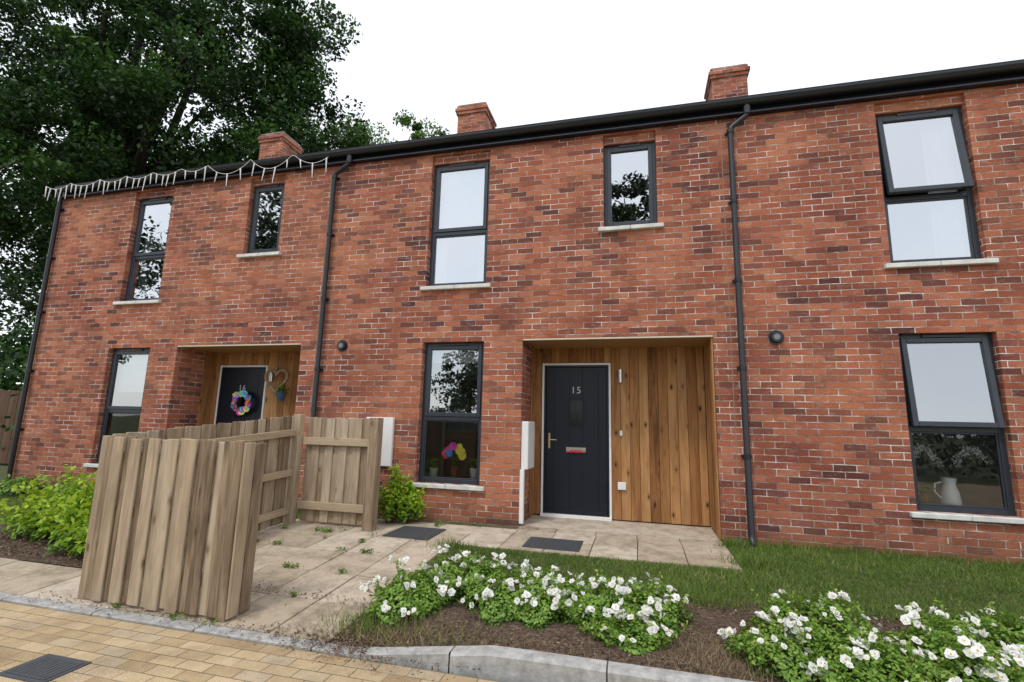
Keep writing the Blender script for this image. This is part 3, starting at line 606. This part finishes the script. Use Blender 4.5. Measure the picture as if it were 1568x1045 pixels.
shrub('yellow_green_shrub',[(-5.30,-2.2,.38,.30,.44),(-5.75,-2.05,.42,.34,.52),(-4.98,-2.4,.2,.18,.22),(-6.25,-1.98,.4,.32,.40)],YELL,.065,2500,shoots=26,shoot_h=.30,loose=.6)
shrub('low_green_shrub',[(-3.02,-.40,.17,.17,.50),(-2.84,-.32,.16,.14,.40)],YELL,.055,6500,shoots=40,shoot_h=.2,loose=.5)
shrub('low_green_shrub',[(-8.3,-.5,.3,.2,.16),(-9.3,-.5,.4,.3,.2)],SHRL,.05,2400,shoots=12,shoot_h=.22)

# ---------------------------------------------------------------- timber bin store
B=empty('timber_bin_store_fence'); v=MB(); rx_=MB(); ry_=MB(); po=MB()
x=-4.09; i=0
while x<-2.86:
    w=.088; lap=(i%2); y0=-3.168 if lap else -3.145; zt=1.075+random.uniform(-.008,.008); v.box(x-(.008 if lap else 0),x+w+.008,y0,y0+.018,-.125+random.uniform(-.008,.01),zt); x+=w; i+=1
for z in (.10,.52,.93): rx_.box(-4.08,-2.8,-3.125,-3.085,z-.04,z+.04)
po.box(-2.865,-2.79,-3.165,-3.09,-.14,1.085); v.box(-2.785,-2.765,-3.16,-3.06,-.12,1.07); v.box(-2.788,-2.768,-3.05,-2.95,-.12,1.06)
y=-3.06; i=0
while y<-.86:
    w=.092; x0=-4.155 if i%2 else -4.175; zt=1.09+.2*(y+3.06)/2.2; v.box(x0,x0+.016,y,y+w+.012,g(y)-.0+.02,zt+random.uniform(-.008,.008)); y+=w; i+=1
for z0,z1 in ((.06,.16),(.5,.60),(.92,1.08)):
    h=.04; ya,yb=-3.05,-.92
    P=[(-4.138,ya,z0-h),(-4.095,ya,z0-h),(-4.095,yb,z1-h),(-4.138,yb,z1-h),(-4.138,ya,z0+h),(-4.095,ya,z0+h),(-4.095,yb,z1+h),(-4.138,yb,z1+h)]
    j=len(ry_.v); ry_.v+=P
    for f in ((0,3,2,1),(4,5,6,7),(0,1,5,4),(1,2,6,5),(2,3,7,6),(3,0,4,7)): ry_.f.append(tuple(j+k for k in f)); ry_.r.append(.4+.2*z0)
po.box(-4.155,-4.055,-.92,-.82,-.02,1.30); po.box(-4.17,-4.10,-3.14,-3.07,-.14,1.08)
x=-4.04; i=0
while x<-3.12:
    w=.095; y0=-.80 if i%2 else -.782; v.box(x,min(x+w+.014,-3.03),y0,y0+.016,.03,1.265+random.uniform(-.008,.008)); x+=w; i+=1
for z in (.22,.98): rx_.box(-4.05,-3.11,-.845,-.803,z-.045,z+.045)
po.box(-3.10,-2.98,-.93,-.80,-.02,1.28)
v.build('fence_boards',FEN,B,.004); rx_.build('front_back_rails',FENX,B,.004); ry_.build('side_rails',FENY,B,.004); po.build('posts',FEN,B,.006)
BF=MB(); x=-22
while x<-10.9: BF.box(x,x+.14,2.5+.01*(random.random()),2.53,0,1.75); x+=.145
BF.build('garden_fence',DARKF)

# ---------------------------------------------------------------- trees
def crown(name,lmat,clumps,per,crad,lsize,E,flat=.7):
    cs=np.array(clumps); n=len(cs)*per; c=np.repeat(cs,per,0); d=unit(rng.normal(size=(n,3)))*(rng.random(n)**.45)[:,None]
    cr=np.repeat(crad*rng.uniform(.5,1.35,len(cs)),per)[:,None]; d=d*cr; dz=d[:,2].copy(); d[:,2]*=flat
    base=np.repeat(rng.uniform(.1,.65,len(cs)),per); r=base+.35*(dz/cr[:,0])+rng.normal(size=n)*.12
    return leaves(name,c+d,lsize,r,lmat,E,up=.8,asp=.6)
def tree(name,base,H,cc,rad,ncl,per,crad,lsize,lmat,trunk_r=.35,shell=.5,seed=1,extra=None,limbs=9,keep=None,amp=1.0):
    E=empty(name); r2=np.random.default_rng(seed); cl=[]
    while len(cl)<ncl:
        d=r2.normal(size=3); d/=np.linalg.norm(d); rr=r2.random()**(shell); bump_=1+amp*(.12*math.sin(d[0]*5+seed)+.10*math.sin(d[1]*6+2*seed)+.08*math.sin(d[2]*9))
        p=np.array(cc)+d*rr*np.array(rad)*bump_
        if keep and not keep(p): continue
        cl.append(p)
    if extra: cl+= [np.array(e) for e in extra]
    crown('crown_leaves',lmat,cl,per,crad,lsize,E)
    b=Vector(base); c=Vector(cc)
    tube('trunk',[b,b+Vector((.1,0,H*.2)),Vector((b.x*.6+c.x*.4,b.y*.6+c.y*.4,b.z+H*.4)),c,c+Vector((0,0,rad[2]*.6))],trunk_r,BARKT,E,[1.3,1,.85,.55,.1],'N')
    for k in range(limbs):
        t=cl[r2.integers(0,len(cl))]; s=b.lerp(c,r2.uniform(.45,1)); s=Vector((s.x,s.y,max(s.z,base[2]+H*.3))); e=Vector(t); mid=s.lerp(e,.5)+Vector((r2.normal()*.5,r2.normal()*.5,.6))
        tube('limb',[s,s.lerp(mid,.5)+Vector((0,0,.2)),mid,e],trunk_r*.45,BARKT,E,[1,.75,.5,.12],'N',2)
    return E
oak_extra=[(-24+random.uniform(-3,2.5),8+random.uniform(-2,2),random.uniform(5,9.5)) for _ in range(14)]
oak_extra+=[(random.uniform(-14.2,-12.4),random.uniform(7.5,9.5),random.uniform(10.5,18.5)) for _ in range(44)]
holes_=[(-18.2,13.3,1.3),(-16.3,12.2,.9),(-20.5,16.5,1.2),(-23.5,19.5,1.1),(-15.0,16.2,.8),(-20.3,12.0,1.0),(-25.5,13.0,1.0)]
def oak_keep(p):
    if p[0]>-12.9 and p[1]<12: return False
    for hx,hz,hr in holes_:
        k=(p[1]+6.2)/14.2
        if ((p[0]/k-hx)**2+((p[2]-1.26)/k+1.26-hz)**2)<(hr)**2: return False
    return True
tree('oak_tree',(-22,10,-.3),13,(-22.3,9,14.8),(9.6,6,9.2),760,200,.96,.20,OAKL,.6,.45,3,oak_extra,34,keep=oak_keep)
tree('oak_tree',(-33,16,-.3),8,(-33,16,8.5),(7,5,6),90,140,1.4,.28,OAKF,.5,.4,5,None,8)
tree('ash_tree',(-14,15,-.3),12,(-14.2,15,14.4),(2.8,2.2,2.7),85,190,.75,.17,LIMEL,.25,.5,8,None,8)
tree('ash_tree',(-10.8,15,-.3),12,(-11.1,15,14.4),(2.0,1.6,2.3),52,180,.6,.16,LIMEL,.22,.5,9,None,6)
H_=empty('hedge'); n=22000; X=rng.uniform(-30,-11.2,n); Y=4.2+rng.normal(size=n)*.8; Z=rng.random(n)**.7*(3.3+.5*np.sin(X*1.3)+.4*np.sin(X*3.1)); leaves('hedge_leaves',np.stack([X,Y,Z],1),.2,rng.random(n)*.75,OAKL,H_)
H_=empty('hedge'); n=12000; X=rng.uniform(-22,22,n); Y=-15+rng.normal(size=n)*.5; Z=-.3+rng.random(n)**.7*(1.9+.3*np.sin(X*1.3)); leaves('hedge_leaves',np.stack([X,Y,Z],1),.24,rng.random(n)*.6,OAKF,H_)  # unseen hedge added behind the camera to darken low window reflections
for i,(x,y,h,r,zc) in enumerate(((-.6,-19,11,2.4,11.6),(-17,-13,10,4.6,9.4),(-27,-17,12,5,10),(9.2,-22,6,2.4,3.8),(-6,-27,7,3.2,4.6),(-11,-25,6,3,3.8))):
    tree('roadside_tree',(x,y,-.3),h*.6,(x,y,zc),(r,r,r*1.15),70,90,r*.26,.28,OAKF,.2,.45,20+i,None,4)

# ---------------------------------------------------------------- world, sun, camera
w=bpy.data.worlds.new('World'); S.world=w; w.use_nodes=True; nt=w.node_tree; nt.nodes.clear()
o=N(nt,'ShaderNodeOutputWorld'); sky=N(nt,'ShaderNodeTexSky'); sky.sky_type='NISHITA'; sky.sun_disc=False
el=math.radians(58); az=math.radians(200)
sky.sun_elevation=el; sky.sun_rotation=az
b1=N(nt,'ShaderNodeBackground'); b1.inputs[1].default_value=.05; nt.links.new(sky.outputs[0],b1.inputs[0])
tc=N(nt,'ShaderNodeTexCoord'); cn=noise(nt,mapping(nt,tc.outputs['Generated'],(1,1,2)),2.2,3,.5); cr=ramp(nt,[(.3,(.88,.92,.97)),(.65,(1,1,1))],cn.outputs[0])
b2=N(nt,'ShaderNodeBackground'); b2.inputs[1].default_value=1.14; nt.links.new(cr.outputs[0],b2.inputs[0])
ad=N(nt,'ShaderNodeAddShader'); nt.links.new(b1.outputs[0],ad.inputs[0]); nt.links.new(b2.outputs[0],ad.inputs[1]); nt.links.new(ad.outputs[0],o.inputs[0])
sd=bpy.data.lights.new('sun','SUN'); sd.energy=1.4; sd.angle=math.radians(10); sd.color=(1,.95,.88); so=bpy.data.objects.new('sun',sd); COL.objects.link(so)
sv=Vector((math.sin(az)*math.cos(el),math.cos(az)*math.cos(el),math.sin(el))); so.rotation_euler=sv.to_track_quat('Z','Y').to_euler()

yaw,pit,rol=[math.radians(a) for a in (14.68,9.43,1.39)]
F=Vector((-math.sin(yaw)*math.cos(pit),math.cos(yaw)*math.cos(pit),math.sin(pit))); R0=Vector((math.cos(yaw),math.sin(yaw),0)); U0=R0.cross(F)
R=R0*math.cos(rol)+U0*math.sin(rol); U=U0*math.cos(rol)-R0*math.sin(rol)
cd=bpy.data.cameras.new('camera'); cd.sensor_width=36; cd.lens=752.7/1568*36; cd.clip_end=2000; cd.clip_start=.05
co=bpy.data.objects.new('camera',cd); COL.objects.link(co); M=Matrix(((R.x,U.x,-F.x,0),(R.y,U.y,-F.y,-6.2),(R.z,U.z,-F.z,1.26),(0,0,0,1))); co.matrix_world=M
S.camera=co
